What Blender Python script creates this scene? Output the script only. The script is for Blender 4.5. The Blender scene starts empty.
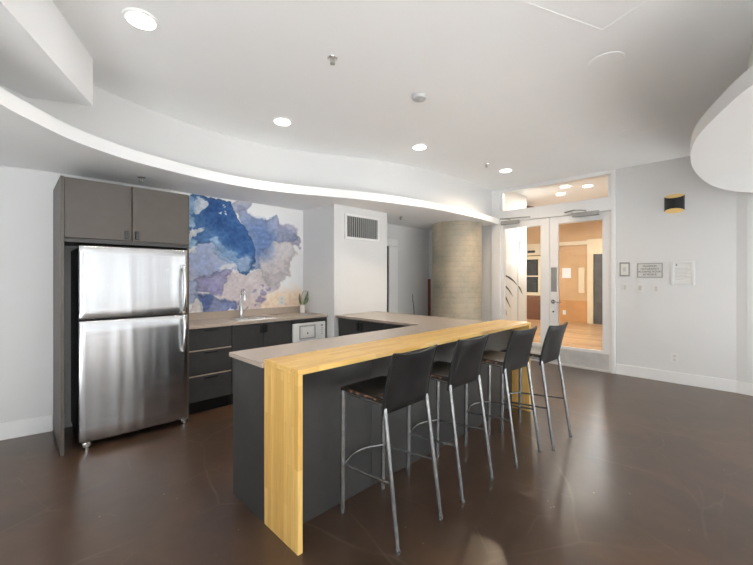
import bpy, bmesh, math, random
import numpy as np
from mathutils import Vector, Matrix
random.seed(4)
SC = bpy.context.scene
COL = SC.collection
R2 = math.sqrt(2)
PI = math.pi

# ------------------------------------------------------------------ camera
cd = bpy.data.cameras.new('camera')
cam = bpy.data.objects.new('camera', cd); COL.objects.link(cam)
cam.location = (0, 0, 1.38)
cam.rotation_euler = (PI/2, 0, -PI/4)
cd.sensor_width = 36.0
cd.lens = 367/753*36
cd.shift_y = -4.5/753
cd.clip_start = 0.05
SC.camera = cam

# ------------------------------------------------------------------ world, exposure, daylight
w = bpy.data.worlds.new('sky'); SC.world = w; w.use_nodes = True
w.node_tree.nodes['Background'].inputs[0].default_value = (0.92, 0.96, 1.0, 1)
w.node_tree.nodes['Background'].inputs[1].default_value = 1.0
SC.view_settings.view_transform = 'Standard'
SC.view_settings.look = 'None'
SC.view_settings.gamma = 1
SC.view_settings.use_curve_mapping = False
SC.view_settings.exposure = 0.37

def area(name, loc, direction, sx, sy, power, color=(1, 1, 1), shape='RECTANGLE', spread=PI, parent=None):
    l = bpy.data.lights.new(name, 'AREA'); l.shape = shape; l.size = sx
    if shape in ('RECTANGLE', 'ELLIPSE'): l.size_y = sy
    l.energy = power; l.color = color; l.spread = spread
    o = bpy.data.objects.new(name, l); COL.objects.link(o)
    o.location = loc
    o.rotation_euler = Vector(direction).to_track_quat('-Z', 'Y').to_euler()
    if parent: o.parent = parent
    return o

DAY = (0.93, 0.97, 1.0)
# daylight entering through the windows of the two walls behind the camera
WINS_REAR = [(-1.2, 0.45), (1.15, 2.25), (3.95, 5.95)]          # x ranges, wall at y=-4.6
WINS_SIDE = [(-4.0, -2.2), (-1.9, -0.1)]                                    # y ranges, wall at x=-3.6
WZ = (0.03, 2.75)
SKYP, UPFILLP = 6, 30
def daylight(c, inward, width, sky=1.0, upfill=1.0):
    h = WZ[1]-WZ[0]
    area('daylight_sky', (c[0]-inward[0]*0.12, c[1]-inward[1]*0.12, sum(WZ)/2), inward, width, h, SKYP*width*sky, DAY)
    # added up-tilted lamp that brightens the ceiling, in place of outdoor ground bounce
    area('upfill_light', (c[0]-inward[0]*0.06, c[1]-inward[1]*0.06, 1.2), (inward[0], inward[1], 2.2), width, 1.5, UPFILLP*width*upfill, DAY, spread=math.radians(150))
for x0, x1 in WINS_REAR:
    k = 0.06 if 1 < x0 < 4 else (1.5 if x0 > 4 else 1.0)
    daylight(((x0+x1)/2, -4.6), (0, 1, 0), x1-x0, 1.5 if 1 < x0 < 4 else (2.5 if x0 > 4 else 2.6), k)
for y0, y1 in WINS_SIDE:
    daylight((-3.6, (y0+y1)/2), (1, 0, 0), y1-y0, 2.0)
# unseen sunlight, added to strike the pale slabs behind the camera and bounce up
sl = bpy.data.lights.new('bounce_sun', 'SUN'); sl.energy = 40; sl.angle = math.radians(2); sl.color = (0.94, 0.975, 1.0)
so = bpy.data.objects.new('bounce_sun', sl); COL.objects.link(so)
so.rotation_euler = Vector((0.5, 1, -math.tan(math.radians(31))*1.118)).to_track_quat('-Z', 'Y').to_euler()
LAMP = 4.0
WARM = (1.0, 0.92, 0.82)

# ------------------------------------------------------------------ materials
def s2l(c):
    c = c/255
    return c/12.92 if c <= 0.04045 else ((c+0.055)/1.055)**2.4
def rgb(r, g, b): return (s2l(r), s2l(g), s2l(b), 1)

class NT:
    def __init__(s, name):
        s.m = bpy.data.materials.new(name); s.m.use_nodes = True
        s.t = s.m.node_tree; s.b = s.t.nodes['Principled BSDF']
    def n(s, typ, **k):
        nd = s.t.nodes.new(typ)
        for a, v in k.items():
            if a.startswith('_'): nd.inputs[a[1:].replace('_', ' ')].default_value = v
            else: setattr(nd, a, v)
        return nd
    def l(s, a, b): s.t.links.new(a, b)
    def coords(s, scale=(1, 1, 1), rot=(0, 0, 0)):
        tc = s.n('ShaderNodeTexCoord'); mp = s.n('ShaderNodeMapping')
        mp.inputs['Scale'].default_value = scale; mp.inputs['Rotation'].default_value = rot
        s.l(tc.outputs['Object'], mp.inputs['Vector']); return mp.outputs['Vector']
    def ramp(s, fac, stops):
        r = s.n('ShaderNodeValToRGB')
        e = r.color_ramp.elements
        while len(e) < len(stops): e.new(0.5)
        for i, (p, c) in enumerate(stops): e[i].position = p; e[i].color = c
        s.l(fac, r.inputs['Fac']); return r.outputs['Color']
    def noise(s, vec, scale, detail=4, rough=0.55, dist=0):
        n = s.n('ShaderNodeTexNoise'); n.inputs['Scale'].default_value = scale
        n.inputs['Detail'].default_value = detail; n.inputs['Roughness'].default_value = rough
        n.inputs['Distortion'].default_value = dist
        s.l(vec, n.inputs['Vector']); return n.outputs['Fac']
    def mix(s, fac, a, b, mode='MIX'):
        m = s.n('ShaderNodeMix', data_type='RGBA', blend_type=mode)
        if isinstance(fac, (int, float)): m.inputs[0].default_value = fac
        else: s.l(fac, m.inputs[0])
        for i, v in ((6, a), (7, b)):
            if isinstance(v, tuple): m.inputs[i].default_value = v
            else: s.l(v, m.inputs[i])
        return m.outputs[2]
    def bump(s, h, strength=0.2, dist=0.01):
        b = s.n('ShaderNodeBump'); b.inputs['Strength'].default_value = strength
        b.inputs['Distance'].default_value = dist
        s.l(h, b.inputs['Height']); s.l(b.outputs['Normal'], s.b.inputs['Normal'])

def mat(name, c, rough=0.5, metal=0.0, spec=0.5, var=0.06, vscale=6.0, emit=None, estr=0, bump=0, bscale=80):
    k = NT(name); b = k.b
    b.inputs['Roughness'].default_value = rough
    b.inputs['Metallic'].default_value = metal
    b.inputs['Specular IOR Level'].default_value = spec
    v = k.coords()
    f = k.noise(v, vscale)
    lo = tuple(x*(1-var) for x in c[:3])+(1,); hi = tuple(min(1, x*(1+var)) for x in c[:3])+(1,)
    k.l(k.ramp(f, [(0.3, lo), (0.7, hi)]), b.inputs['Base Color'])
    if emit:
        b.inputs['Emission Color'].default_value = emit; b.inputs['Emission Strength'].default_value = estr
    if bump: k.bump(k.noise(v, bscale, 3), bump, 0.002)
    return k.m

M = {}
M['wall'] = mat('white_wall_paint', (0.77, 0.766, 0.756, 1), 0.62, var=0.012, vscale=1.5, bump=0.03, bscale=300)
M['wall_unseen'] = mat('unseen_wall_dark', (0.13, 0.13, 0.13, 1), 0.7, var=0.02, vscale=1.5)  # unseen walls made dark to calm what the fridge reflects
M['ceil'] = mat('white_ceiling_paint', (0.95, 0.955, 0.955, 1), 0.75, var=0.012, vscale=1.5)
M['trim'] = mat('white_gloss_trim', (0.90, 0.895, 0.885, 1), 0.32, var=0.01)
M['bounce_pale'] = mat('pale_bounce_surface', (0.78, 0.77, 0.75, 1), 0.6, var=0.04)  # pale tone for the added light-bouncing slabs
M['black'] = mat('black_plastic', rgb(24, 24, 25), 0.45)
M['dark_hole'] = mat('dark_recess', rgb(16, 15, 15), 0.8)  # near-black for openings; painted shade in the corridor door gap
M['lam_low'] = mat('charcoal_laminate', rgb(62, 61, 60), 0.42, var=0.08, vscale=14, bump=0.05, bscale=200)
M['lam_up'] = mat('warm_grey_laminate', rgb(90, 83, 77), 0.42, var=0.05, vscale=14)
M['lam_edge'] = mat('pale_laminate_edge', rgb(190, 172, 150), 0.5)
M['white_app'] = mat('white_enamel', rgb(232, 232, 230), 0.25, var=0.01)
M['chrome'] = mat('chrome', (0.78, 0.78, 0.78, 1), 0.12, metal=1, var=0.02)
M['alu'] = mat('brushed_aluminium', (0.74, 0.73, 0.71, 1), 0.5, metal=0.4, var=0.08, vscale=9)
M['gold'] = mat('gold_lining', rgb(250, 220, 150), 0.4, metal=0.1, var=0.03)
M['paper'] = mat('white_paper', rgb(232, 231, 228), 0.6, var=0.01)
M['plate'] = mat('white_plastic_plate', rgb(232, 231, 227), 0.35, var=0.01)
M['greyplate'] = mat('grey_metal_plate', rgb(168, 168, 166), 0.35, metal=0.3)
M['greyframe'] = mat('grey_plate_edge', rgb(158, 156, 151), 0.4)
M['text'] = mat('dark_lettering', rgb(62, 60, 58), 0.6)
M['text_pale'] = mat('pale_grey_lettering', rgb(186, 186, 184), 0.6)
M['lens'] = mat('lit_lens', (1, 1, 1, 1), 0.4, emit=(1, 0.96, 0.9, 1), estr=9)
M['sconce_lit'] = mat('lit_shade', (1, 1, 1, 1), 0.4, emit=(1, 0.97, 0.92, 1), estr=1.3)
M['leaf'] = mat('plant_leaf', rgb(92, 112, 74), 0.45, var=0.3, vscale=40)
M['stem'] = mat('plant_stem', rgb(110, 118, 84), 0.5)
M['ceramic'] = mat('white_ceramic', rgb(238, 234, 228), 0.2, var=0.01)
M['rust'] = mat('red_brown_wood', rgb(128, 62, 38), 0.5, var=0.2, vscale=18)
M['cable'] = mat('grey_cable', rgb(120, 118, 114), 0.5)
M['disc'] = mat('off_white_plastic', rgb(212, 211, 207), 0.5, var=0.01)
M['smoke'] = mat('pale_grey_plastic', rgb(196, 197, 196), 0.5, var=0.01)
M['wood_far'] = mat('honey_wood_panel', rgb(204, 164, 118), 0.4, var=0.06, vscale=3)
M['wood_far_band'] = mat('amber_reflection_tone', rgb(200, 146, 92), 0.4, var=0.1, vscale=3)  # amber tone painting the reflection boundary of the door glass
M['brown'] = mat('brown_wood_panel', rgb(120, 76, 48), 0.5, var=0.1)
M['cream'] = mat('cream_lacquer', rgb(226, 206, 170), 0.4, var=0.02)
M['lift'] = mat('steel_lift_door', rgb(110, 108, 105), 0.35, metal=0.6, var=0.2, vscale=4)
M['glassdark'] = mat('dark_cabinet_glass', rgb(46, 46, 42), 0.12, var=0.5, vscale=9)

def mk_glass():
    k = NT('clear_glass'); t = k.t
    tr = k.n('ShaderNodeBsdfTransparent'); gl = k.n('ShaderNodeBsdfGlossy'); gl.inputs['Roughness'].default_value = 0.02
    fr = k.n('ShaderNodeFresnel'); fr.inputs['IOR'].default_value = 1.45
    nz = k.noise(k.coords(), 2.0, 1)
    tint = k.ramp(nz, [(0, (0.95, 0.97, 0.96, 1)), (1, (0.97, 0.985, 0.98, 1))])
    k.l(tint, tr.inputs['Color'])
    mx = k.n('ShaderNodeMixShader')
    k.l(fr.outputs[0], mx.inputs[0]); k.l(tr.outputs[0], mx.inputs[1]); k.l(gl.outputs[0], mx.inputs[2])
    k.l(mx.outputs[0], t.nodes['Material Output'].inputs['Surface'])
    return k.m
M['glass'] = mk_glass()

def mk_floor():
    k = NT('polished_brown_concrete'); v = k.coords()
    a = k.noise(v, 0.8, 6, 0.6, 0.6); b = k.noise(v, 4.0, 8, 0.62)
    c1 = k.ramp(a, [(0.25, rgb(60, 48, 40)), (0.5, rgb(84, 64, 50)), (0.75, rgb(112, 80, 58))])
    c2 = k.ramp(b, [(0.25, (0.66, 0.66, 0.66, 1)), (0.75, (1.0, 1.0, 1.0, 1))])
    c = k.mix(1.0, c1, c2, 'MULTIPLY')
    # thin pale hairline cracks and pale specks
    wv = k.n('ShaderNodeMix', data_type='RGBA'); wv.inputs[0].default_value = 0.12
    nc = k.n('ShaderNodeTexNoise'); nc.inputs['Scale'].default_value = 1.6; k.l(v, nc.inputs['Vector'])
    k.l(v, wv.inputs[6]); k.l(nc.outputs['Color'], wv.inputs[7])
    vo = k.n('ShaderNodeTexVoronoi', feature='DISTANCE_TO_EDGE'); vo.inputs['Scale'].default_value = 0.85
    k.l(wv.outputs[2], vo.inputs['Vector'])
    crack = k.ramp(vo.outputs['Distance'], [(0.0, (1, 1, 1, 1)), (0.007, (0, 0, 0, 1))])
    gate = k.ramp(k.noise(v, 1.3, 3), [(0.45, (0, 0, 0, 1)), (0.66, (0.32, 0.32, 0.32, 1))])
    cf = k.mix(1.0, crack, gate, 'MULTIPLY')
    c = k.mix(cf, c, rgb(150, 130, 116))
    vo2 = k.n('ShaderNodeTexVoronoi', feature='DISTANCE_TO_EDGE'); vo2.inputs['Scale'].default_value = 1.9
    k.l(wv.outputs[2], vo2.inputs['Vector'])
    crack2 = k.ramp(vo2.outputs['Distance'], [(0.0, (1, 1, 1, 1)), (0.012, (0, 0, 0, 1))])
    gate2 = k.ramp(k.noise(v, 2.7, 3), [(0.46, (0, 0, 0, 1)), (0.66, (0.2, 0.2, 0.2, 1))])
    c = k.mix(k.mix(1.0, crack2, gate2, 'MULTIPLY'), c, rgb(140, 122, 108))
    vs = k.n('ShaderNodeTexVoronoi'); vs.inputs['Scale'].default_value = 9.0; k.l(v, vs.inputs['Vector'])
    fleck = k.ramp(vs.outputs['Distance'], [(0.035, (0.7, 0.7, 0.7, 1)), (0.05, (0, 0, 0, 1))])
    c = k.mix(k.mix(1.0, fleck, k.ramp(k.noise(v, 3.1, 2), [(0.48, (0, 0, 0, 1)), (0.6, (1, 1, 1, 1))]), 'MULTIPLY'), c, rgb(168, 156, 144))
    sp = k.noise(v, 70, 2, 0.5)
    spk = k.ramp(sp, [(0.73, (0, 0, 0, 1)), (0.78, (0.5, 0.5, 0.5, 1))])
    
    k.l(c, k.b.inputs['Base Color'])
    k.b.inputs['Roughness'].default_value = 0.28
    k.b.inputs['Specular IOR Level'].default_value = 0.65
    k.bump(k.noise(v, 7, 4), 0.06, 0.01)
    return k.m
M['floor'] = mk_floor()

def mk_block(name, axis, dark=(212, 158, 78), light=(252, 212, 136)):
    """bamboo strips running along the given axis (0 = x, 2 = z)"""
    k = NT(name)
    tc = k.n('ShaderNodeTexCoord'); sp = k.n('ShaderNodeSeparateXYZ'); cb = k.n('ShaderNodeCombineXYZ')
    k.l(tc.outputs['Object'], sp.inputs[0])
    order = (0, 1, 2) if axis == 0 else (2, 1, 0)
    k.l(sp.outputs[order[0]], cb.inputs[0]); k.l(sp.outputs[order[1]], cb.inputs[1])
    br = k.n('ShaderNodeTexBrick'); k.l(cb.outputs[0], br.inputs['Vector'])
    br.inputs['Scale'].default_value = 1
    br.inputs['Brick Width'].default_value = 0.42; br.inputs['Row Height'].default_value = 0.034
    br.inputs['Mortar Size'].default_value = 0.0006; br.inputs['Bias'].default_value = 0.1
    br.inputs['Color1'].default_value = rgb(*dark); br.inputs['Color2'].default_value = rgb(*light)
    br.inputs['Mortar'].default_value = rgb(178, 126, 64)
    st = k.n('ShaderNodeMapping'); st.inputs['Scale'].default_value = (3, 60, 60) if axis == 0 else (60, 60, 3)
    k.l(tc.outputs['Object'], st.inputs['Vector'])
    g = k.ramp(k.noise(st.outputs[0], 1.5, 4), [(0.3, (0.86, 0.84, 0.80, 1)), (0.7, (1.08, 1.07, 1.05, 1))])
    soft = k.mix(0.55, br.outputs['Color'], rgb(241, 196, 112))
    k.l(k.mix(1.0, soft, g, 'MULTIPLY'), k.b.inputs['Base Color'])
    k.b.inputs['Roughness'].default_value = 0.34
    return k.m
M['block_x'] = mk_block('bamboo_board_long', 0)
M['block_z'] = mk_block('bamboo_board_upright', 2)

def mk_plank():
    k = NT('oak_plank_floor'); v = k.coords(rot=(0, 0, PI/2))
    br = k.n('ShaderNodeTexBrick'); k.l(v, br.inputs['Vector'])
    br.inputs['Scale'].default_value = 1; br.inputs['Brick Width'].default_value = 0.9
    br.inputs['Row Height'].default_value = 0.12; br.inputs['Mortar Size'].default_value = 0.003
    br.inputs['Color1'].default_value = rgb(168, 126, 86); br.inputs['Color2'].default_value = rgb(204, 166, 122)
    br.inputs['Mortar'].default_value = rgb(120, 78, 44)
    k.l(br.outputs['Color'], k.b.inputs['Base Color']); k.b.inputs['Roughness'].default_value = 0.3
    return k.m
M['plank'] = mk_plank()

def mk_quartz():
    k = NT('taupe_quartz'); v = k.coords()
    c = k.ramp(k.noise(v, 120, 3), [(0.3, rgb(176, 160, 145)), (0.7, rgb(192, 176, 161))])
    k.l(c, k.b.inputs['Base Color']); k.b.inputs['Roughness'].default_value = 0.2
    return k.m
M['quartz'] = mk_quartz()

def mk_steel():
    k = NT('stainless_steel')
    v = k.coords((1.5, 220, 220))
    f = k.noise(v, 1.0, 3)
    k.l(k.ramp(f, [(0.3, (0.53, 0.53, 0.535, 1)), (0.7, (0.60, 0.60, 0.605, 1))]), k.b.inputs['Base Color'])
    k.b.inputs['Metallic'].default_value = 1; k.b.inputs['Roughness'].default_value = 0.26
    k.b.inputs['Anisotropic'].default_value = 0.55
    tg = k.n('ShaderNodeTangent', direction_type='RADIAL', axis='Z'); k.l(tg.outputs[0], k.b.inputs['Tangent'])
    wv = k.coords((6, 1, 0.3))
    k.bump(k.noise(wv, 1.0, 1.5, 0.4, 0.25), 0.85, 0.016)
    return k.m
M['steel'] = mk_steel()

def mk_concrete():
    k = NT('column_concrete'); v = k.coords()
    a = k.noise(v, 2.2, 6, 0.6)
    c = k.ramp(a, [(0.3, rgb(156, 150, 134)), (0.5, rgb(182, 171, 150)), (0.7, rgb(202, 188, 165))])
    wv = k.n('ShaderNodeTexWave', bands_direction='Z'); wv.inputs['Scale'].default_value = 3.6
    wv.inputs['Distortion'].default_value = 1.2; wv.inputs['Detail'].default_value = 3
    k.l(v, wv.inputs['Vector'])
    line = k.ramp(wv.outputs['Fac'], [(0.0, (0.92, 0.92, 0.92, 1)), (0.12, (1, 1, 1, 1))])
    pits = k.ramp(k.noise(v, 30, 3), [(0.28, (0.82, 0.82, 0.82, 1)), (0.4, (1, 1, 1, 1))])
    c = k.mix(1.0, k.mix(1.0, c, line, 'MULTIPLY'), pits, 'MULTIPLY')
    k.l(c, k.b.inputs['Base Color']); k.b.inputs['Roughness'].default_value = 0.42
    k.bump(wv.outputs['Fac'], 0.15, 0.01)
    return k.m
M['concrete'] = mk_concrete()

def mk_leather():
    k = NT('black_leather'); v = k.coords()
    c = k.ramp(k.noise(v, 14, 5), [(0.35, rgb(17, 17, 18)), (0.7, rgb(32, 31, 31))])
    k.l(c, k.b.inputs['Base Color']); k.b.inputs['Roughness'].default_value = 0.36
    k.bump(k.noise(v, 260, 2), 0.12, 0.002)
    return k.m
M['leather'] = mk_leather()

def mk_worn(name, base, worn, lo, hi, metal, rough):
    k = NT(name); v = k.coords()
    c = k.ramp(k.noise(v, 26, 5, 0.6), [(lo, base), (hi, worn)])
    k.l(c, k.b.inputs['Base Color']); k.b.inputs['Roughness'].default_value = rough
    k.b.inputs['Metallic'].default_value = metal
    return k.m
M['worn_edge'] = mk_worn('worn_leather_edge', rgb(40, 34, 31), rgb(170, 126, 98), 0.5, 0.62, 0, 0.6)
M['tube'] = mk_worn('dark_chrome_tube', rgb(140, 141, 142), rgb(176, 176, 174), 0.45, 0.8, 0.75, 0.26)

# ------------------------------------------------------------------ mesh helpers
class MB:
    def __init__(s): s.bm = bmesh.new()
    def box(s, x0, x1, y0, y1, z0, z1, bev=0.0, seg=2):
        mt = Matrix.Translation(((x0+x1)/2, (y0+y1)/2, (z0+z1)/2)) @ Matrix.Diagonal((abs(x1-x0), abs(y1-y0), abs(z1-z0), 1))
        r = bmesh.ops.create_cube(s.bm, size=1, matrix=mt)
        if bev:
            es = list({e for v in r['verts'] for e in v.link_edges})
            bmesh.ops.bevel(s.bm, geom=es, offset=bev, segments=seg, affect='EDGES', profile=0.5)
        return s
    def prism(s, poly, z0, z1):
        lo = [s.bm.verts.new((x, y, z0)) for x, y in poly]; hi = [s.bm.verts.new((x, y, z1)) for x, y in poly]
        n = len(poly)
        s.bm.faces.new(lo[::-1]); s.bm.faces.new(hi)
        for i in range(n): s.bm.faces.new((lo[i], lo[(i+1) % n], hi[(i+1) % n], hi[i]))
        return s
    def extrude(s, poly3, vec):
        lo = [s.bm.verts.new(p) for p in poly3]; hi = [s.bm.verts.new(tuple(Vector(p)+Vector(vec))) for p in poly3]
        n = len(lo)
        s.bm.faces.new(lo[::-1]); s.bm.faces.new(hi)
        for i in range(n): s.bm.faces.new((lo[i], lo[(i+1) % n], hi[(i+1) % n], hi[i]))
        return s
    def tube(s, pts, r, n=10, closed=False, rs=None):
        pts = [Vector(p) for p in pts]; m = len(pts); rings = []
        prev = None
        for i in range(m):
            if closed: d = pts[(i+1) % m]-pts[i-1]
            else: d = pts[min(i+1, m-1)]-pts[max(i-1, 0)]
            d.normalize()
            if prev is None:
                a = Vector((0, 0, 1)) if abs(d.z) < 0.9 else Vector((1, 0, 0))
                u = d.cross(a).normalized()
            else:
                u = (prev - d*prev.dot(d)).normalized()
            prev = u; v = d.cross(u)
            rr = rs[i] if rs else r
            rings.append([s.bm.verts.new(pts[i]+(u*math.cos(2*PI*k/n)+v*math.sin(2*PI*k/n))*rr) for k in range(n)])
        for i in range(m if closed else m-1):
            a, b = rings[i], rings[(i+1) % m]
            for k in range(n): s.bm.faces.new((a[k], a[(k+1) % n], b[(k+1) % n], b[k]))
        if not closed: s.bm.faces.new(rings[0][::-1]); s.bm.faces.new(rings[-1])
        return s
    def lathe(s, prof, c, n=32, mtx=None):
        """profile of (radius, height) about +z at c; ends capped"""
        rings = []
        for r, z in prof:
            ring = []
            for k in range(n):
                p = Vector((r*math.cos(2*PI*k/n), r*math.sin(2*PI*k/n), z))
                if mtx: p = mtx @ p
                ring.append(s.bm.verts.new(p+Vector(c)))
            rings.append(ring)
        for a, b in zip(rings, rings[1:]):
            for k in range(n): s.bm.faces.new((a[k], a[(k+1) % n], b[(k+1) % n], b[k]))
        s.bm.faces.new(rings[0][::-1]); s.bm.faces.new(rings[-1])
        return s
    def grid(s, rows):
        """quads over a list of rows of points; returns nothing"""
        vs = [[s.bm.verts.new(p) for p in row] for row in rows]
        for a, b in zip(vs, vs[1:]):
            for k in range(len(a)-1): s.bm.faces.new((a[k], a[k+1], b[k+1], b[k]))
        return s
    def sheet(s, rows, back):
        """thick sheet: rows of front points and matching rows of back points"""
        R, C = len(rows), len(rows[0])
        f = [[s.bm.verts.new(p) for p in r] for r in rows]; b = [[s.bm.verts.new(p) for p in r] for r in back]
        for i in range(R-1):
            for j in range(C-1):
                s.bm.faces.new((f[i][j], f[i][j+1], f[i+1][j+1], f[i+1][j]))
                s.bm.faces.new((b[i][j], b[i+1][j], b[i+1][j+1], b[i][j+1]))
        for i in range(R-1):
            s.bm.faces.new((f[i][0], f[i+1][0], b[i+1][0], b[i][0])); s.bm.faces.new((f[i][-1], b[i][-1], b[i+1][-1], f[i+1][-1]))
        for j in range(C-1):
            s.bm.faces.new((f[0][j], b[0][j], b[0][j+1], f[0][j+1])); s.bm.faces.new((f[-1][j], f[-1][j+1], b[-1][j+1], b[-1][j]))
        return s
    def build(s, name, material, parent=None, smooth=False, origin=None):
        bmesh.ops.recalc_face_normals(s.bm, faces=s.bm.faces[:])
        me = bpy.data.meshes.new(name)
        if parent is not None: off = world_loc(parent)
        elif origin is not None: off = Vector(origin)
        else:
            xs = [v.co for v in s.bm.verts]
            off = Vector(((min(p.x for p in xs)+max(p.x for p in xs))/2, (min(p.y for p in xs)+max(p.y for p in xs))/2, min(p.z for p in xs)))
        bmesh.ops.translate(s.bm, verts=s.bm.verts[:], vec=-off)
        s.bm.to_mesh(me); s.bm.free()
        me.materials.append(material)
        if smooth:
            me.polygons.foreach_set('use_smooth', [True]*len(me.polygons))
            try: me.set_sharp_from_angle(angle=math.radians(40))
            except Exception: pass
        o = bpy.data.objects.new(name, me); COL.objects.link(o)
        if parent is not None: o.parent = parent
        else: o.location = off
        return o

def world_loc(o):
    v = Vector(o.location)
    while o.parent: o = o.parent; v += Vector(o.location)
    return v
def tag(o, label=None, cat=None, group=None):
    if label: o['label'] = label
    if cat: o['category'] = cat
    if group: o['group'] = group
    return o
def thing(name, label, cat, loc, group=None, rz=0):
    o = bpy.data.objects.new(name, None); COL.objects.link(o); o.empty_display_size = 0.1
    o.location = loc; o.rotation_euler = (0, 0, rz)
    return tag(o, label, cat, group)
def struct(o):
    o['kind'] = 'structure'; return o
def sempty(name, loc):
    o = bpy.data.objects.new(name, None); COL.objects.link(o); o.location = loc
    return struct(o)
def copy_thing(o, loc, rz=None, label=None, parent=None):
    c = o.copy(); COL.objects.link(c)
    if parent is None:
        c.location = loc
        if rz is not None: c.rotation_euler = (0, 0, rz)
        if label: c['label'] = label
    else: c.parent = parent
    for ch in [x for x in bpy.data.objects if x.parent == o]: copy_thing(ch, None, parent=c)
    return c
def catmull(P, n=8):
    out = []; Q = [P[0]]+list(P)+[P[-1]]
    for i in range(1, len(Q)-2):
        p0, p1, p2, p3 = (Vector(q) for q in Q[i-1:i+3])
        for k in range(n):
            t = k/n
            out.append(tuple(0.5*((2*p1)+(p2-p0)*t+(2*p0-5*p1+4*p2-p3)*t*t+(3*p1-p0-3*p2+p3)*t**3)))
    out.append(tuple(P[-1])); return out
def text_mesh(body, size, name, material, parent, loc, rot):
    cu = bpy.data.curves.new(name, 'FONT'); cu.body = body; cu.size = size
    cu.align_x = 'CENTER'; cu.align_y = 'CENTER'; cu.extrude = 0.0006
    t = bpy.data.objects.new(name+'_tmp', cu); COL.objects.link(t)
    dg = bpy.context.evaluated_depsgraph_get(); dg.update()
    me = bpy.data.meshes.new_from_object(t.evaluated_get(dg))
    bpy.data.objects.remove(t)
    me.transform(Matrix.Translation(Vector(loc)-world_loc(parent)) @ rot.to_4x4())
    me.materials.clear(); me.materials.append(material)
    o = bpy.data.objects.new(name, me); COL.objects.link(o); o.parent = parent
    return o

# ------------------------------------------------------------------ the room shell
CZ = 2.95; SZ = 2.335; LZ = 2.43; XD = 6.19; YK = 4.42
struct(MB().box(-3.8, XD, -4.8, 5.4, -0.2, 0).build('floor', M['floor'], origin=(0, 0, 0)))
struct(MB().prism([(-3.59, -4.59), (0.75, -4.59), (0.75, -1.0), (-1.3, -1.0), (-1.3, 2.2), (-3.59, 2.2)], 0, 0.006).build('bounce_floor_rear', M['bounce_pale']))  # unseen pale slab, added to bounce light up to the ceiling
struct(MB().prism([(4.1, -4.59), (6.5, -4.59), (6.3, -0.5), (4.1, -0.5)], 0, 0.006).build('bounce_floor_side', M['bounce_pale']))  # second unseen slab, added to lift the ceiling on the right
struct(MB().box(-3.8, XD+0.2, -4.8, 5.4, CZ, CZ+0.15).build('ceiling', M['ceil']))
# kitchen wall, running on to the left with a gentle bend
struct(MB().prism([(0.29, YK), (-0.06, 4.475), (-0.7, 4.62), (-3.7, 5.2), (-3.7, 5.35), (0.29, 4.6), (4.62, 4.6), (4.62, YK)], 0, CZ).build('wall_kitchen', M['wall']))
struct(MB().prism([(0.272, 4.407), (-0.06, 4.462), (-0.7, 4.607), (-3.6, 5.17), (-3.6, 5.185), (-0.7, 4.619), (-0.06, 4.474), (0.272, 4.421)], 0, 0.145).build('baseboard_left', M['trim']))
# wall to the right of the corridor opening and the dark gap of the corridor door
struct(MB().box(4.70, 6.4, YK, 4.6, 0, CZ).box(4.62, 4.70, YK, 4.6, 2.02, CZ).build('wall_corridor', M['wall']))
struct(MB().box(4.70, 4.93, YK-0.035, YK-0.001, 0, 1.94, 0.006).box(4.3, 4.93, YK-0.035, YK-0.001, 1.941, 2.07, 0.006).build('trim_1', M['trim']))
struct(MB().box(4.40, 4.70, YK-0.012, YK-0.001, 0, 1.94).build('door_gap_shade', M['dark_hole']))  # thin dark slab painted as the shade in the open door gap
# box wall (service shaft) beside the kitchen recess
struct(MB().box(2.95, 3.94, 3.72, YK, 0, SZ).build('wall_shaft', M['wall']))
# wall with the double door
struct(MB().box(XD, XD+0.12, 3.22, 5.4, 0, CZ).build('wall_door', M['wall']))
struct(MB().box(5.90, XD, 4.05, YK, 0, SZ).build('wall_return', M['wall']))
struct(MB().prism([(XD, 1.306), (XD+0.15, 1.306), (XD+0.15, -4.8), (XD-0.05, -4.8), (XD-0.05, -0.6), (XD-0.045, -0.3), (XD-0.02, -0.03), (XD-0.006, 0.03), (XD, 0.06)], 0, CZ).build('wall_right', M['wall']))
struct(MB().prism([(XD-0.016, 1.30), (XD-0.001, 1.30), (XD-0.001, 0.06), (XD-0.021, -0.03), (XD-0.046, -0.3), (XD-0.051, -0.6), (XD-0.051, -4.55), (XD-0.067, -4.55), (XD-0.067, -0.6), (XD-0.062, -0.3), (XD-0.037, -0.03), (XD-0.016, 0.06)], 0, 0.145).build('baseboard_right', M['trim']))
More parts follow.
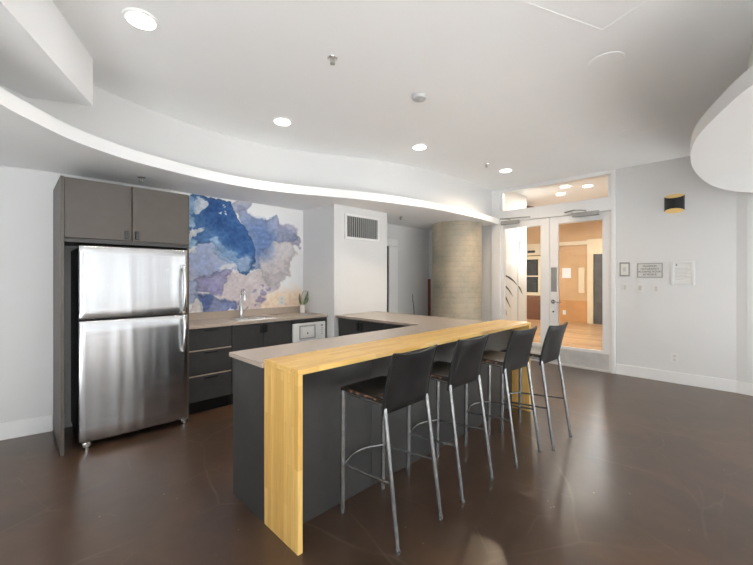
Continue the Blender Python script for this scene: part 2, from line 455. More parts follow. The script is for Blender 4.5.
# rear wall and side wall behind the camera, with their windows
def window_wall(name, along, ranges, lo, hi, pos, thick):
    m = MB()
    cuts = [lo]+[v for r in ranges for v in r]+[hi]
    def b(a0, a1, z0, z1):
        if along == 'x': m.box(a0, a1, pos-thick, pos, z0, z1)
        else: m.box(pos-thick, pos, a0, a1, z0, z1)
    for i in range(0, len(cuts), 2): b(cuts[i], cuts[i+1], 0, CZ)
    for a0, a1 in ranges: b(a0, a1, 0, WZ[0]); b(a0, a1, WZ[1], CZ)
    struct(m.build(name, M['wall_unseen']))
window_wall('wall_rear', 'x', WINS_REAR, -3.8, XD+0.6, -4.6, 0.1)
window_wall('wall_side', 'y', WINS_SIDE, -4.7, 5.35, -3.6, 0.1)
wi = 0
for along, rng, pos in (('x', WINS_REAR, -4.64), ('y', WINS_SIDE, -3.64)):
    for a0, a1 in rng:
        m = MB(); wi += 1
        def b(p0, p1, z0, z1):
            if along == 'x': m.box(p0, p1, pos-0.02, pos+0.02, z0, z1)
            else: m.box(pos-0.02, pos+0.02, p0, p1, z0, z1)
        b(a0, a0+0.05, *WZ); b(a1-0.05, a1, *WZ); b(a0+0.05, a1-0.05, WZ[0], WZ[0]+0.05); b(a0+0.05, a1-0.05, WZ[1]-0.05, WZ[1])
        mid = a0+(a1-a0)*0.5; b(mid-0.07, mid+0.07, WZ[0]+0.05, WZ[1]-0.05)
        struct(m.build('window_%d' % (wi+1), M['trim']))

# ceiling bulkheads: curved lip with a set-back upper face
lip = catmull([(-3.58, -0.1), (-2.2, 0.25), (-1.25, 0.85), (-0.65, 1.75), (-0.33, 2.40), (-0.037, 2.88), (0.112, 3.075), (0.30, 3.28), (0.517, 3.43), (0.78, 3.55), (1.27, 3.67), (1.75, 3.70), (2.1, 3.64), (2.36, 3.55), (2.6, 3.45), (3.13, 3.25), (3.7, 3.11), (4.3, 3.02), (5.2, 3.0), (6.18, 3.08)])
back = [(6.18, 4.41), (0.29, 4.41), (-0.06, 4.46), (-0.7, 4.60), (-3.58, 5.15)]
struct(MB().prism(lip+back, SZ, LZ).build('ceiling_bulkhead', M['ceil'], smooth=True))
up = catmull([(-3.58, 0.3), (-2.3, 0.65), (-1.5, 1.2), (-0.95, 2.0), (-0.55, 2.70), (-0.15, 3.25), (0.15, 3.50), (0.485, 3.74), (0.853, 3.89), (1.404, 4.01), (1.95, 4.02), (2.549, 3.88), (3.0, 3.67), (3.379, 3.50), (3.95, 3.32), (4.591, 3.22), (5.3, 3.19), (6.18, 3.22)])
struct(MB().prism(up+back, LZ, CZ).build('ceiling_bulkhead_upper', M['wall'], smooth=True))
u1 = Vector((-0.427, -0.904)); u2 = Vector((-0.904, 0.427)); c0 = Vector((0.423, 3.298))
struct(MB().prism([tuple(c0), tuple(c0+u1*4.2), tuple(c0+u1*4.2+u2*0.75), tuple(c0+u2*0.75)], 2.613, CZ).build('ceiling_beam', M['ceil']))
blob = catmull([(6.18, -0.62), (6.02, -0.22), (5.77, 0.0), (5.55, 0.115), (5.2, 0.215), (4.817, 0.275), (4.4, 0.306), (4.0, 0.308), (3.6, 0.275), (3.274, 0.216), (2.868, 0.083), (2.60, -0.033), (2.36, -0.22), (2.18, -0.52), (2.1, -1.0), (2.15, -4.58)])
struct(MB().prism(blob+[(6.18, -4.58)], SZ, LZ).build('ceiling_drum', M['wall'], smooth=True))
blob2 = catmull([(6.18, -0.9), (5.9, -0.42), (5.5, -0.16), (4.9, -0.04), (4.2, -0.02), (3.7, -0.03), (3.3, -0.07), (2.95, -0.22), (2.65, -0.5), (2.48, -1.0), (2.5, -4.58)])
struct(MB().prism(blob2+[(6.18, -4.58)], LZ, CZ).build('ceiling_drum_upper', M['wall'], smooth=True))
# access hatch outline in the ceiling
m = MB()
A, B_, Cc = Vector((2.074, 0.879)), Vector((2.652, 0.633)), Vector((2.44, 0.12))
for p, q in ((A, B_), (B_, Cc)):
    d = (q-p).normalized(); nn = Vector((-d.y, d.x))*0.003
    m.prism([tuple(p-nn), tuple(q-nn), tuple(q+nn), tuple(p+nn)], CZ-0.0015, CZ)
struct(m.build('trim_2', M['ceil']))

# column
col = MB().lathe([(0.43, 0), (0.43, SZ)], (5.634, 3.616, 0), 64).build('wall_column', M['concrete'], smooth=True, origin=(5.634, 3.616, 0))
struct(col)

# ------------------------------------------------------------------ double door, frame and transom
ZH0, ZH1 = 2.365, 2.56
m = MB()
m.box(XD-0.03, XD+0.10, 3.06, 3.22, 0, CZ, 0.004)            # left jamb
m.box(XD-0.03, XD+0.10, 1.306, 1.355, 0, CZ, 0.004)          # right jamb
m.box(XD-0.03, XD+0.10, 1.355, 3.06, ZH0, ZH1, 0.004)        # head band
m.box(XD-0.03, XD+0.10, 1.355, 3.06, 2.89, CZ, 0.004)        # top rail
m.box(XD+0.0, XD+0.08, 1.355, 1.40, ZH1, 2.89).box(XD, XD+0.08, 3.02, 3.06, ZH1, 2.89)
struct(m.build('trim_3', M['trim']))
struct(MB().box(XD+0.03, XD+0.036, 1.40, 3.02, ZH1, 2.89).build('window_1', M['glass']))
struct(MB().box(XD-0.02, XD+0.12, 1.355, 3.06, 0, 0.012).build('trim_4', M['alu']))
def leaf(name, y0, y1, gy0, gy1, gz0, gz1):
    d = sempty(name, (XD+0.03, (y0+y1)/2, 0.015))
    m = MB(); x0, x1 = XD+0.005, XD+0.05
    m.box(x0, x1, y0, gy0, 0.015, 2.36, 0.003).box(x0, x1, gy1, y1, 0.015, 2.36, 0.003)
    m.box(x0, x1, gy0, gy1, 0.015, gz0, 0.003).box(x0, x1, gy0, gy1, gz1, 2.36, 0.003)
    m.build('leaf_frame', M['trim'], d)
    MB().box(XD+0.024, XD+0.030, gy0, gy1, gz0, gz1).build('pane', M['glass'], d)
    MB().box(XD+0.001, XD+0.005, y0+0.03, y1-0.02, 0.03, gz0-0.04, 0.001).build('kick_plate', M['alu'], d)
    return d
dr = leaf('door_1', 1.36, 2.222, 1.475, 2.095, 0.30, 2.25)
dl = leaf('door_2', 2.228, 3.055, 2.37, 2.99, 0.30, 2.25)
def closer(d, ya, yb, arm_to):
    MB().box(XD-0.095, XD-0.031, ya, yb, 2.31, 2.375, 0.006).box(XD-0.031, XD+0.004, ya+0.04, yb-0.04, 2.315, 2.357, 0.002).build('closer_body', M['greyplate'], d)
    MB().tube([(XD-0.06, (ya+yb)/2, 2.37), (XD-0.06, (ya+yb)/2, 2.395), (XD-0.19, (ya+yb)/2+0.12, 2.40), (XD-0.04, arm_to, 2.405)], 0.011, 8).build('closer_arm', M['greyframe'], d)
closer(dr, 1.50, 1.86, 1.98)
closer(dl, 2.70, 3.02, 2.52)
MB().box(XD-0.002, XD+0.004, 2.11, 2.20, 1.16, 1.55, 0.002).build('push_plate', M['greyplate'], dr)
hb = MB(); hb.lathe([(0.032, 0), (0.032, 0.012)], (XD+0.004, 2.165, 1.0), 20, Matrix.Rotation(-PI/2, 3, 'Y')).tube([(XD, 2.165, 1.0), (XD-0.045, 2.165, 1.0), (XD-0.055, 2.15, 1.0), (XD-0.055, 2.03, 0.995)], 0.010, 10)
hb.build('lever_handle', M['chrome'], dr, smooth=True)
MB().lathe([(0.014, 0), (0.014, 0.008)], (XD+0.004, 2.165, 0.84), 14, Matrix.Rotation(-PI/2, 3, 'Y')).build('lock_cylinder', M['chrome'], dr, smooth=True)

# ------------------------------------------------------------------ lobby beyond the doors
LC = 3.1
struct(MB().box(XD, 14, -1, 8, -0.2, 0).build('floor_lobby', M['plank'], origin=(10, 3, 0)))
struct(MB().box(XD+0.2, 14, -1, 8, LC, LC+0.1).build('ceiling_lobby', M['ceil']))
struct(MB().box(XD+0.12, XD+0.2, -1, 1.306, 0, LC).box(XD+0.12, XD+0.2, 3.26, 8, 0, LC).box(XD+0.1, XD+0.2, 1.306, 3.26, CZ, LC).build('wall_lobby_near', M['wall']))
struct(MB().box(XD+0.2, 7.73, 3.24, 3.40, 0, LC).build('wall_lobby_white', M['wall']))
struct(MB().box(12.5, 12.7, -1, 8, 0, LC).build('wall_lobby_far', M['wood_far']))
struct(MB().box(12.47, 12.499, 3.36, 8, 0, 0.68).build('reflection_band', M['wood_far_band']))  # lower band painted in for a reflection boundary in the door glass
struct(MB().box(12.44, 12.499, 3.36, 8, 2.40, 2.52).build('trim_6', M['cream']))
struct(MB().box(XD+0.2, 12.5, -1.1, -1, 0, LC).box(XD+0.2, 12.5, 8, 8.1, 0, LC).build('wall_lobby_ends', M['wall']))
bulk = MB().extrude([(8.4, 3.9, 2.82)]+[(8.4, 3.9-0.75*math.cos(a*PI/16), 2.82+0.26*math.sin(a*PI/16)) for a in range(0, 9)], (0.12, 0, 0))
struct(bulk.build('trim_7', M['brown']))
# lift
e = thing('elevator', 'elevator with cream surround and steel doors seen through the right glass door', 'elevator', (12.45, 2.6, 0))
MB().box(12.42, 12.499, 3.20, 3.36, 0, 2.55).box(12.42, 12.499, 1.9, 2.05, 0, 2.55).box(12.42, 12.499, 2.05, 3.20, 2.10, 2.55).build('surround', M['cream'], e)
MB().box(12.46, 12.499, 2.62, 3.20, 0.0, 2.10).build('door_panel', M['lift'], e)
MB().box(12.46, 12.499, 2.05, 2.61, 0.0, 2.10).build('door_panel', M['lift'], e)
tag(MB().box(12.475, 12.499, 3.45, 3.62, 0.92, 1.70, 0.004).build('call_panel', M['cream']), 'tall pale elevator call panel on the far wood wall', 'panel')
tag(MB().box(12.49, 12.4995, 3.84, 4.10, 1.38, 1.70).build('paper_notice', M['paper']), 'white paper notice on far wood wall, fully visible through right glass door', 'notice')
tag(MB().box(12.49, 12.4995, 4.20, 4.46, 1.38, 1.70).build('paper_notice', M['paper']), 'white paper notice on far wood wall, half hidden by the door stile', 'notice')
o = tag(MB().box(12.458, 12.4695, 3.98, 4.07, 0.22, 0.36, 0.004).build('wall_outlet', M['plate']), 'small white wall outlet low on the amber lower band in lobby', 'outlet')
dc = thing('display_cabinet', 'dark glazed cabinet in pale frame seen through the left glass door', 'cabinet', (12.4, 5.05, 0))
MB().box(12.35, 12.468, 4.72, 5.42, 0.0, 0.80).build('base', M['brown'], dc)
MB().box(12.35, 12.43, 4.72, 4.80, 0.80, 2.1).box(12.35, 12.43, 5.34, 5.42, 0.80, 2.1).box(12.35, 12.43, 4.80, 5.34, 0.8, 0.9).box(12.35, 12.43, 4.80, 5.34, 2.0, 2.1).box(12.35, 12.43, 4.80, 5.34, 1.42, 1.46).build('frame', M['cream'], dc)
MB().box(12.38, 12.40, 4.80, 5.34, 0.90, 1.42).box(12.38, 12.40, 4.80, 5.34, 1.46, 2.0).build('pane', M['glassdark'], dc)
eb = thing('wall_box', 'cream wall box with black display above the glazed cabinet', 'display box', (12.4, 5.0, 2.14))
MB().box(12.36, 12.4395, 4.75, 5.30, 2.14, 2.39, 0.01).build('housing', M['cream'], eb)
MB().box(12.354, 12.36, 4.90, 5.15, 2.22, 2.30).build('display', M['black'], eb)
# decorated panels on the white lobby wall
for x0, x1, lab in ((6.45, 7.225, 'white wall panel with dark grass strokes, nearer the glass door'), (7.25, 7.66, 'narrow white wall panel with one dark grass stroke, farther from the glass door')):
    p = thing('wall_panel', lab, 'panel', ((x0+x1)/2, 3.22, 0.5))
    MB().box(x0, x1, 3.212, 3.222, 0.45, 1.68, 0.002).build('board', M['white_app'], p)
    for xx in (x0+0.06, x1-0.06):
        for zz in (0.56, 1.56):
            MB().lathe([(0.014, 0), (0.014, 0.03)], (xx, 3.239, zz), 12, Matrix.Rotation(PI/2, 3, 'X')).build('standoff', M['alu'], p, smooth=True)
    def stroke(pts, wd):
        pts = catmull(pts, 6); n = len(pts); L = []; Rr = []
        for i, (x, z) in enumerate(pts):
            a = Vector(pts[min(i+1, n-1)])-Vector(pts[max(i-1, 0)]); a.normalize()
            ww = wd*math.sin(PI*(0.06+0.94*i/(n-1)))*0.5+0.002
            L.append((x-a.y*ww, 3.2095, z+a.x*ww)); Rr.append((x+a.y*ww, 3.2095, z-a.x*ww))
        mm = MB()
        mm.sheet([L, Rr], [[(x, 3.2115, z) for x, y, z in L], [(x, 3.2115, z) for x, y, z in Rr]])
        mm.build('grass_stroke', M['text'], p)
    if x0 < 7:
        for pts, wd in (([(6.55, 1.45), (6.80, 1.40), (7.02, 1.33), (7.21, 1.23)], 0.032), ([(6.55, 1.27), (6.78, 1.18), (7.01, 1.02)], 0.032), ([(6.55, 1.09), (6.72, 0.99), (6.90, 0.80)], 0.035), ([(6.60, 0.90), (6.68, 0.80), (6.73, 0.66)], 0.03)): stroke(pts, wd)
    else:
        stroke([(7.26, 1.215), (7.34, 1.16), (7.45, 1.05)], 0.04)
sc_ = thing('wall_sconce', 'lit white oval sconce on the white lobby wall above the panels', 'lamp', (7.42, 3.2, 1.75))
MB().box(7.38, 7.46, 3.205, 3.2395, 1.88, 2.15, 0.004).build('back_plate', M['alu'], sc_)
MB().lathe([(0.02, 0.0), (0.06, 0.06), (0.08, 0.18), (0.08, 0.32), (0.055, 0.44), (0.02, 0.49)], (7.42, 3.175, 1.78), 20, Matrix.Diagonal((1, 0.5, 1))).build('shade', M['sconce_lit'], sc_, smooth=True)
for zz in (1.72, 2.36):
    pl0 = bpy.data.lights.new('lamp', 'POINT'); pl0.energy = 4; pl0.shadow_soft_size = 0.06; pl0.color = (1, 0.98, 0.95)
    po = bpy.data.objects.new('lamp', pl0); COL.objects.link(po); po.parent = sc_; po.location = Vector((7.42, 3.10, zz))-Vector(sc_.location)

# ------------------------------------------------------------------ ceiling fittings
def downlight(x, y, label, z=CZ, lit=True, power=LAMP, r=0.075, tint=WARM, spread=110):
    t = thing('recessed_light', label, 'ceiling light', (x, y, z-0.012), 'recessed ceiling lights')
    MB().lathe([(r, 0.0), (r*1.25, 0.002), (r*1.3, 0.0118), (r, 0.0118)], (x, y, z-0.012), 28).build('trim_ring', M['trim'], t, smooth=True)
    MB().lathe([(r, 0), (r, 0.003)], (x, y, z-0.0155), 28).build('lens', M['lens'] if lit else M['disc'], t)
    if lit:
        l = area('lamp', (0, 0, -0.016), (0, 0, -1), r*1.8, 0, power, tint, 'DISK', math.radians(spread), t)
    return t
downlight(0.564, 2.583, 'lit round recessed ceiling light above the fridge side, nearest the angled beam')
downlight(1.93, 3.26, 'lit round recessed ceiling light in front of the mural, close to the curved bulkhead')
downlight(3.461, 2.735, 'lit round recessed ceiling light above the far end of the bar counter')
downlight(5.10, 2.446, 'lit round recessed ceiling light closest to the double glass door', power=13, tint=(1.0, 0.78, 0.54), spread=145)
# the same fittings go on behind the camera
for x, y in ((0.2, -1.2), (2.2, -2.4), (-1.6, -2.6), (4.2, -2.9)):
    pass
for i, (px, py, ln) in enumerate(((7.35, 2.36, 'front one of the left pair'), (7.9, 2.62, 'rear one of the left pair'), (7.6, 2.05, 'apart to the right'))):
    t = thing('recessed_light', 'lit lobby ceiling light seen through the transom, '+ln, 'ceiling light', (px, py, LC-0.01), 'lobby ceiling lights')
    MB().lathe([(0.085, 0), (0.10, 0.0098)], (px, py, LC-0.01), 20).build('trim_ring', M['trim'], t)
    MB().lathe([(0.08, 0), (0.08, 0.003)], (px, py, LC-0.014), 20).build('lens', M['lens'], t)
    area('lamp', (0, 0, -0.02), (0, 0, -1), 0.16, 0, 14, WARM, 'DISK', PI, t)
area('lobby_end_fill', (9.5, 7.9, 1.5), (0, -1, 0.5), 3.5, 2.4, 110, (0.94, 0.97, 1.0))  # unseen fill at a blank end wall, added to whiten the lobby
for x, y, z in ((9.6, 3.4, LC), (10.8, 2.6, LC), (9.2, 5.4, LC)):
    area('lobby_fill_lamp', (x, y, z-0.02), (0, 0, -1), 0.3, 0, 34, (0.95, 0.97, 1.0), 'DISK')  # neutral fill without fittings, added against the orange cast
tag(MB().lathe([(0.105, 0), (0.112, 0.001), (0.115, 0.005)], (3.052, 0.703, CZ-0.005), 36).build('ceiling_speaker', M['ceil'], smooth=True), 'white round ceiling speaker grille near the access hatch', 'speaker')
tag(MB().lathe([(0.105, 0), (0.112, 0.001), (0.115, 0.005)], (4.748, 0.872, CZ-0.005), 36).build('ceiling_speaker', M['ceil'], smooth=True), 'faint white round ceiling speaker near the transom and wall sconce', 'speaker')
sd = thing('smoke_detector', 'pale grey round smoke detector in the middle of the ceiling', 'smoke detector', (2.50, 1.976, CZ-0.035))
MB().lathe([(0.03, 0), (0.055, 0.006), (0.06, 0.02), (0.06, 0.0345)], (2.50, 1.976, CZ-0.035), 28).build('cover', M['smoke'], sd, smooth=True)
MB().lathe([(0.012, 0), (0.012, 0.004)], (2.50, 1.976, CZ-0.039), 12).build('test_button', M['disc'], sd)
def sprinkler(x, y, z, label, k=0.85):
    t = thing('sprinkler', label, 'sprinkler', (x, y, z-0.05*k), 'ceiling sprinklers')
    MB().lathe([(0.02*k, 0), (0.042*k, 0.006*k), (0.045*k, 0.0118*k)], (x, y, z-0.012*k), 22).build('escutcheon', M['chrome'], t, smooth=True)
    MB().tube([(x-0.016*k, y, z-0.012*k), (x-0.02*k, y, z-0.028*k), (x-0.006*k, y, z-0.045*k)], 0.005*k, 8).tube([(x+0.016*k, y, z-0.012*k), (x+0.02*k, y, z-0.028*k), (x+0.006*k, y, z-0.045*k)], 0.005*k, 8).tube([(x, y, z-0.01*k), (x, y, z-0.045*k)], 0.008*k, 8).build('frame', M['greyframe'], t)
    MB().lathe([(0.022*k, 0), (0.022*k, 0.003*k)], (x, y, z-0.05*k), 16).build('deflector', M['greyframe'], t)
sprinkler(1.63, 2.074, CZ, 'dark sprinkler head on the main ceiling above the bar counter')
sprinkler(4.645, 2.503, CZ, 'small dark sprinkler head on the ceiling beside the light nearest the glass door')
sprinkler(0.89, 4.05, SZ, 'chrome sprinkler head under the bulkhead above the tall fridge cabinet')
sprinkler(4.33, 3.80, SZ, 'chrome sprinkler head under the bulkhead by the concrete column')

# ------------------------------------------------------------------ mural
def vnoise(x, y, seed):
    xi = np.floor(x).astype(int); yi = np.floor(y).astype(int); xf = x-xi; yf = y-yi
    def h(a, b):
        n = (a*374761393+b*668265263+seed*982451653) & 0x7fffffff
        n = ((n ^ (n >> 13))*1274126177) & 0x7fffffff
        return ((n ^ (n >> 16)) & 0xffff)/65535.0
    u = xf*xf*(3-2*xf); v = yf*yf*(3-2*yf)
    return (h(xi, yi)*(1-u)+h(xi+1, yi)*u)*(1-v)+(h(xi, yi+1)*(1-u)+h(xi+1, yi+1)*u)*v
def fbm(x, y, seed, o=5):
    t = 0; a = 0.5
    for i in range(o): t = t+a*vnoise(x, y, seed+i*17); x = x*2.03; y = y*2.03; a *= 0.5
    return t
def make_mural():
    X0, X1, Z0, Z1 = 1.245, 2.945, 0.985, SZ-0.001
    nx, nz = 330, 262
    gx, gz = np.meshgrid(np.linspace(X0, X1, nx), np.linspace(Z0, Z1, nz))
    # design board: 603 x 565 drawing units
    d = (gx+YK)/R2; U = (376.5+367*((gx-YK)/R2)/d-180)*3.77; V = (278+367*(1.38-gz)/d-180)*3.77
    wob = 34
    U2 = U+wob*(fbm(U/60, V/60, 3)-0.48)*2+10*(fbm(U/13, V/13, 31)-0.48); V2 = V+wob*(fbm(U/60, V/60, 11)-0.48)*2+10*(fbm(U/13, V/13, 41)-0.48)
    fine = fbm(U/9, V/9, 5); wash = fbm(U/45, V/45, 23); wash2 = fbm(U/110, V/110, 29)
    c = np.zeros(U.shape+(3,)); c[:] = (240, 239, 237)
    def sd_ell(cx, cy, rx, ry, rot=0):
        a = math.radians(rot); x = U2-cx; y = V2-cy
        xr = x*math.cos(a)+y*math.sin(a); yr = -x*math.sin(a)+y*math.cos(a)
        return (np.sqrt((xr/rx)**2+(yr/ry)**2)-1)*min(rx, ry)
    def sd_poly(P):
        dmin = np.full(U.shape, 1e9); ins = np.zeros(U.shape, bool); n = len(P)
        for i in range(n):
            ax, ay = P[i]; bx, by = P[(i+1) % n]
            px, py = U2-ax, V2-ay; ex, ey = bx-ax, by-ay
            t = np.clip((px*ex+py*ey)/(ex*ex+ey*ey), 0, 1)
            dmin = np.minimum(dmin, np.hypot(px-ex*t, py-ey*t))
            cond = ((ay > V2) != (by > V2))
            if by != ay: ins ^= cond & (U2 < ex*(V2-ay)/(by-ay)+ax)
        return np.where(ins, -dmin, dmin)
    def lay(sd, col, alpha=0.9, soft=2.0, edge=0.0, ew=6, var=0.4):
        nonlocal c
        a = np.clip(0.5-sd/(2*soft), 0, 1)*alpha
        a = a*np.clip(1-var*(0.62-wash)*2.2, 0.15, 1)
        col = np.array(col, float)
        cc = col[None, None, :]*(1-edge*np.exp(-np.abs(sd+ew*0.6)/ew))[..., None]
        cc = cc+((wash2-0.5)*60+(fine-0.5)*50+(wash-0.5)*40)[..., None]
        c = c*(1-a[..., None])+cc*a[..., None]
    lay(sd_ell(395, 462, 120, 55), (240, 208, 174), 0.85, 22)
    lay(sd_ell(330, 470, 110, 40), (238, 214, 192), 0.7, 18)
    lay(sd_poly([(195, 350), (300, 330), (385, 350), (360, 395), (310, 420), (300, 505), (30, 505), (40, 420), (120, 440)]), (208, 196, 198), 0.92, 3, 0.05)
    lay(sd_poly([(300, 330), (310, 270), (360, 240), (430, 240), (445, 280), (400, 330), (380, 380), (320, 400)]), (206, 198, 200), 0.92, 2.5, 0.10)
    lay(sd_ell(438, 236, 30, 24), (168, 164, 182), 0.9, 2, 0.12)
    lay(sd_poly([(225, 95), (275, 135), (330, 150), (365, 130), (385, 165), (425, 190), (455, 235), (430, 250), (360, 240), (315, 270), (300, 330), (265, 330), (250, 200)]), (134, 150, 186), 0.96, 2.5, 0.15)
    lay(sd_ell(405, 205, 38, 45), (160, 162, 186), 0.75, 5, 0.1)
    lay(sd_ell(300, 225, 55, 80, -20), (104, 132, 182), 0.8, 16)
    lay(sd_ell(232, 108, 44, 30), (150, 156, 178), 0.92, 2, 0.15)
    lay(sd_poly([(10, 270), (80, 245), (160, 260), (220, 310), (210, 345), (150, 345), (80, 365), (10, 340)]), (166, 180, 214), 0.95, 3, 0.10)
    lay(sd_ell(20, 360, 60, 50), (178, 182, 206), 0.85, 4)
    lay(sd_poly([(65, 375), (130, 335), (195, 345), (190, 370), (155, 400), (150, 440), (110, 440), (75, 410)]), (150, 146, 190), 0.95, 2, 0.20)
    lay(sd_ell(45, 420, 45, 48), (150, 168, 206), 0.85, 3, 0.2)
    lay(sd_poly([(80, 440), (150, 450), (210, 455), (225, 480), (220, 505), (70, 505)]), (112, 128, 176), 0.95, 3, 0.18)
    lay(sd_ell(95, 465, 28, 30), (72, 98, 156), 0.8, 6, 0.2)
    lay(sd_poly([(45, 52), (190, 70), (222, 125), (245, 185), (285, 255), (290, 310), (262, 347), (215, 345), (190, 290), (150, 260), (110, 255), (20, 262), (20, 60)]), (58, 106, 164), 0.97, 1.8, 0.28, 5, 0.15)
    lay(sd_poly([(100, 70), (190, 80), (225, 150), (270, 260), (262, 300), (225, 280), (180, 225), (130, 190), (90, 170)]), (40, 88, 150), 0.8, 10, 0.0, 6, 0.5)
    lay(sd_poly([(118, 232), (142, 212), (195, 258), (225, 300), (262, 308), (272, 330), (225, 342), (195, 325), (165, 290), (130, 255)]), (158, 190, 222), 0.95, 3, 0.12)
    lay(sd_ell(240, 318, 34, 18, -10), (176, 190, 214), 0.8, 6)
    for e in ((78, 98, 24, 26, 20), (38, 85, 20, 34, 0), (30, 150, 26, 26, 0)): lay(sd_ell(*e), (176, 204, 226) if e[0] != 78 else (228, 232, 236), 0.95, 2)
    for e in ((58, 190, 30, 13, -15), (44, 205, 13, 30, 0), (66, 206, 10, 10, 0), (45, 265, 32, 10, -10), (178, 326, 24, 13, 10), (70, 485, 16, 20, 0), (195, 495, 30, 14, 0)): lay(sd_ell(*e), (230, 229, 228), 0.95, 1.5)
    lay(sd_ell(50, 242, 34, 14, 10), (176, 206, 226), 0.85, 3)
    for q in ((160, 92), (170, 100), (182, 118), (185, 128), (158, 128)): lay(sd_ell(q[0], q[1], 4, 4), (225, 230, 236), 0.95, 1)
    for q, r in (((300, 412), 11), ((292, 440), 12), ((305, 445), 7), ((268, 410), 4), ((285, 465), 5), ((318, 395), 5), ((300, 385), 5), ((225, 465), 6), ((232, 440), 4)): lay(sd_ell(q[0], q[1], r, r*1.2), (132, 122, 158), 0.85, 2)
    c = np.clip(c*1.06, 0, 252)/255
    lin = np.where(c <= 0.04045, c/12.92, ((c+0.055)/1.055)**2.4)
    yf, yb = YK-0.003, YK-0.0005
    me = bpy.data.meshes.new('mural')
    vs = [(float(x), yf, float(z)) for x, z in zip(gx.ravel(), gz.ravel())]
    fs = [(j*nx+i, j*nx+i+1, (j+1)*nx+i+1, (j+1)*nx+i) for j in range(nz-1) for i in range(nx-1)]
    off = ((X0+X1)/2, yf, Z0)
    vs = [(a-off[0], b-off[1], q-off[2]) for a, b, q in vs]
    me.from_pydata(vs, [], fs)
    ca = me.color_attributes.new('paint', 'FLOAT_COLOR', 'POINT')
    ca.data.foreach_set('color', np.concatenate([lin.reshape(-1, 3), np.ones((nx*nz, 1))], 1).astype(np.float32).ravel())
    k = NT('watercolour_mural'); at = k.n('ShaderNodeVertexColor'); at.layer_name = 'paint'
    k.l(at.outputs['Color'], k.b.inputs['Base Color']); k.b.inputs['Roughness'].default_value = 0.6
    me.materials.append(k.m)
    o = bpy.data.objects.new('mural', me); COL.objects.link(o); o.location = off
    return tag(o, 'blue and lavender watercolour mural covering the wall behind the sink', 'mural')
make_mural()

# ------------------------------------------------------------------ fridge and its surround
def handle_tab(x0, x1, y, z0, z1, name, parent, material):
    MB().box(x0, x1, y-0.022, y, z0, z1, 0.004).build(name, material, parent)
t = thing('tall_cabinet', 'tall warm grey cabinet surround with two doors above the steel fridge', 'cabinet', (0.76, 4.05, 0))
MB().box(0.279, 0.301, 3.735, 4.415, 0, 2.175, 0.001).build('side_panel', M['lam_up'], t)
MB().box(1.203, 1.223, 3.775, 4.415, 0, 2.175, 0.001).build('side_panel', M['lam_up'], t)
MB().box(0.301, 1.203, 3.765, 4.415, 1.675, 2.172).build('carcass', M['lam_up'], t)
for x0, x1, hx in ((0.303, 0.745, 0.693), (0.753, 1.201, 0.773)):
    d = MB().box(x0, x1, 3.742, 3.763, 1.70, 2.172, 0.002).build('door', M['lam_up'], t)
    handle_tab(hx, hx+0.03, 3.742, 1.715, 1.785, 'handle', d, M['lam_low'])
MB().box(0.301, 1.203, 3.75, 3.765, 1.665, 1.695).build('rail', M['lam_low'], t)

fr = thing('refrigerator', 'stainless steel top-freezer refrigerator standing in the tall grey cabinet', 'refrigerator', (0.80, 4.08, 0))
FX0, FX1 = 0.390, 1.190
FD = -0.088
MB().box(FX0+0.01, FX1-0.008, 3.875+FD, 4.40, 0.05, 1.632, 0.008).build('body', M['black'], fr)
MB().box(FX0+0.02, FX1-0.02, 3.86, 4.38, 0.02, 0.05).build('plinth', M['black'], fr)
def bowed(z0, z1):
    m = MB(); n = 40; rows = []; bk = []
    for j, z in enumerate([z0, z0+0.004, z0+0.012]+[z0+0.012+(z1-z0-0.024)*k/10 for k in range(1, 10)]+[z1-0.012, z1-0.004, z1]):
        inset = 0.010 if j in (0, 14) else (0.003 if j in (1, 13) else 0)
        r = []; b = []
        for i in range(n+1):
            s = i/n; x = FX0+(FX1-FX0)*s
            q = abs(2*s-1)
            edge = 0.012*max(0, (q-0.95)/0.05)**2
            y = 3.790+FD+0.007*q*q+edge+inset
            r.append((x, y, z)); b.append((x, 3.868+FD, z))
        rows.append(r); bk.append(b)
    return m.sheet(rows, bk)
d1 = bowed(1.050, 1.642).build('freezer_door', M['steel'], fr, smooth=True)
d2 = bowed(0.062, 1.036).build('fridge_door', M['steel'], fr, smooth=True)
for z0, z1, d in ((1.056, 1.50, d1), (0.70, 1.03, d2)):
    zs = [z0+(z1-z0)*k/14 for k in range(15)]
    up_ = d is d1
    pts = []
    for k, z in enumerate(zs):
        s = k/14
        out = math.sin(PI*min(1, s*1.0))**0.35 if 0 < s < 1 else 0
        pts.append((1.148, 3.797+FD-0.055*out, z))
    MB().tube(pts, 0.014, 12).build('handle', M['chrome'], d, smooth=True)
    for z in (z0+0.012, z1-0.012): MB().box(1.133, 1.163, 3.765+FD, 3.80+FD, z-0.018, z+0.018, 0.005).build('handle_mount', M['chrome'], d)
bd = MB().lathe([(0.017, 0), (0.019, 0.003), (0.0, 0.004)], (0.455, 3.800+FD, 1.545), 24, Matrix.Rotation(PI/2, 3, 'X')).build('badge', M['greyplate'], d1, smooth=True)
MB().tube([(0.455+0.012*math.cos(a*PI/10), 3.7955+FD, 1.545+0.012*math.sin(a*PI/10)) for a in range(20)], 0.0012, 6, closed=True).build('badge_ring', M['chrome'], bd)
MB().lathe([(0.005, 0), (0.005, 0.003)], (1.02, 3.795+FD, 1.455), 12, Matrix.Rotation(PI/2, 3, 'X')).build('screw_cap', M['plate'], d1)
MB().lathe([(0.006, 0), (0.006, 0.003)], (0.447, 3.8005+FD, 0.61), 12, Matrix.Rotation(PI/2, 3, 'X')).build('screw_cap', M['black'], d2)
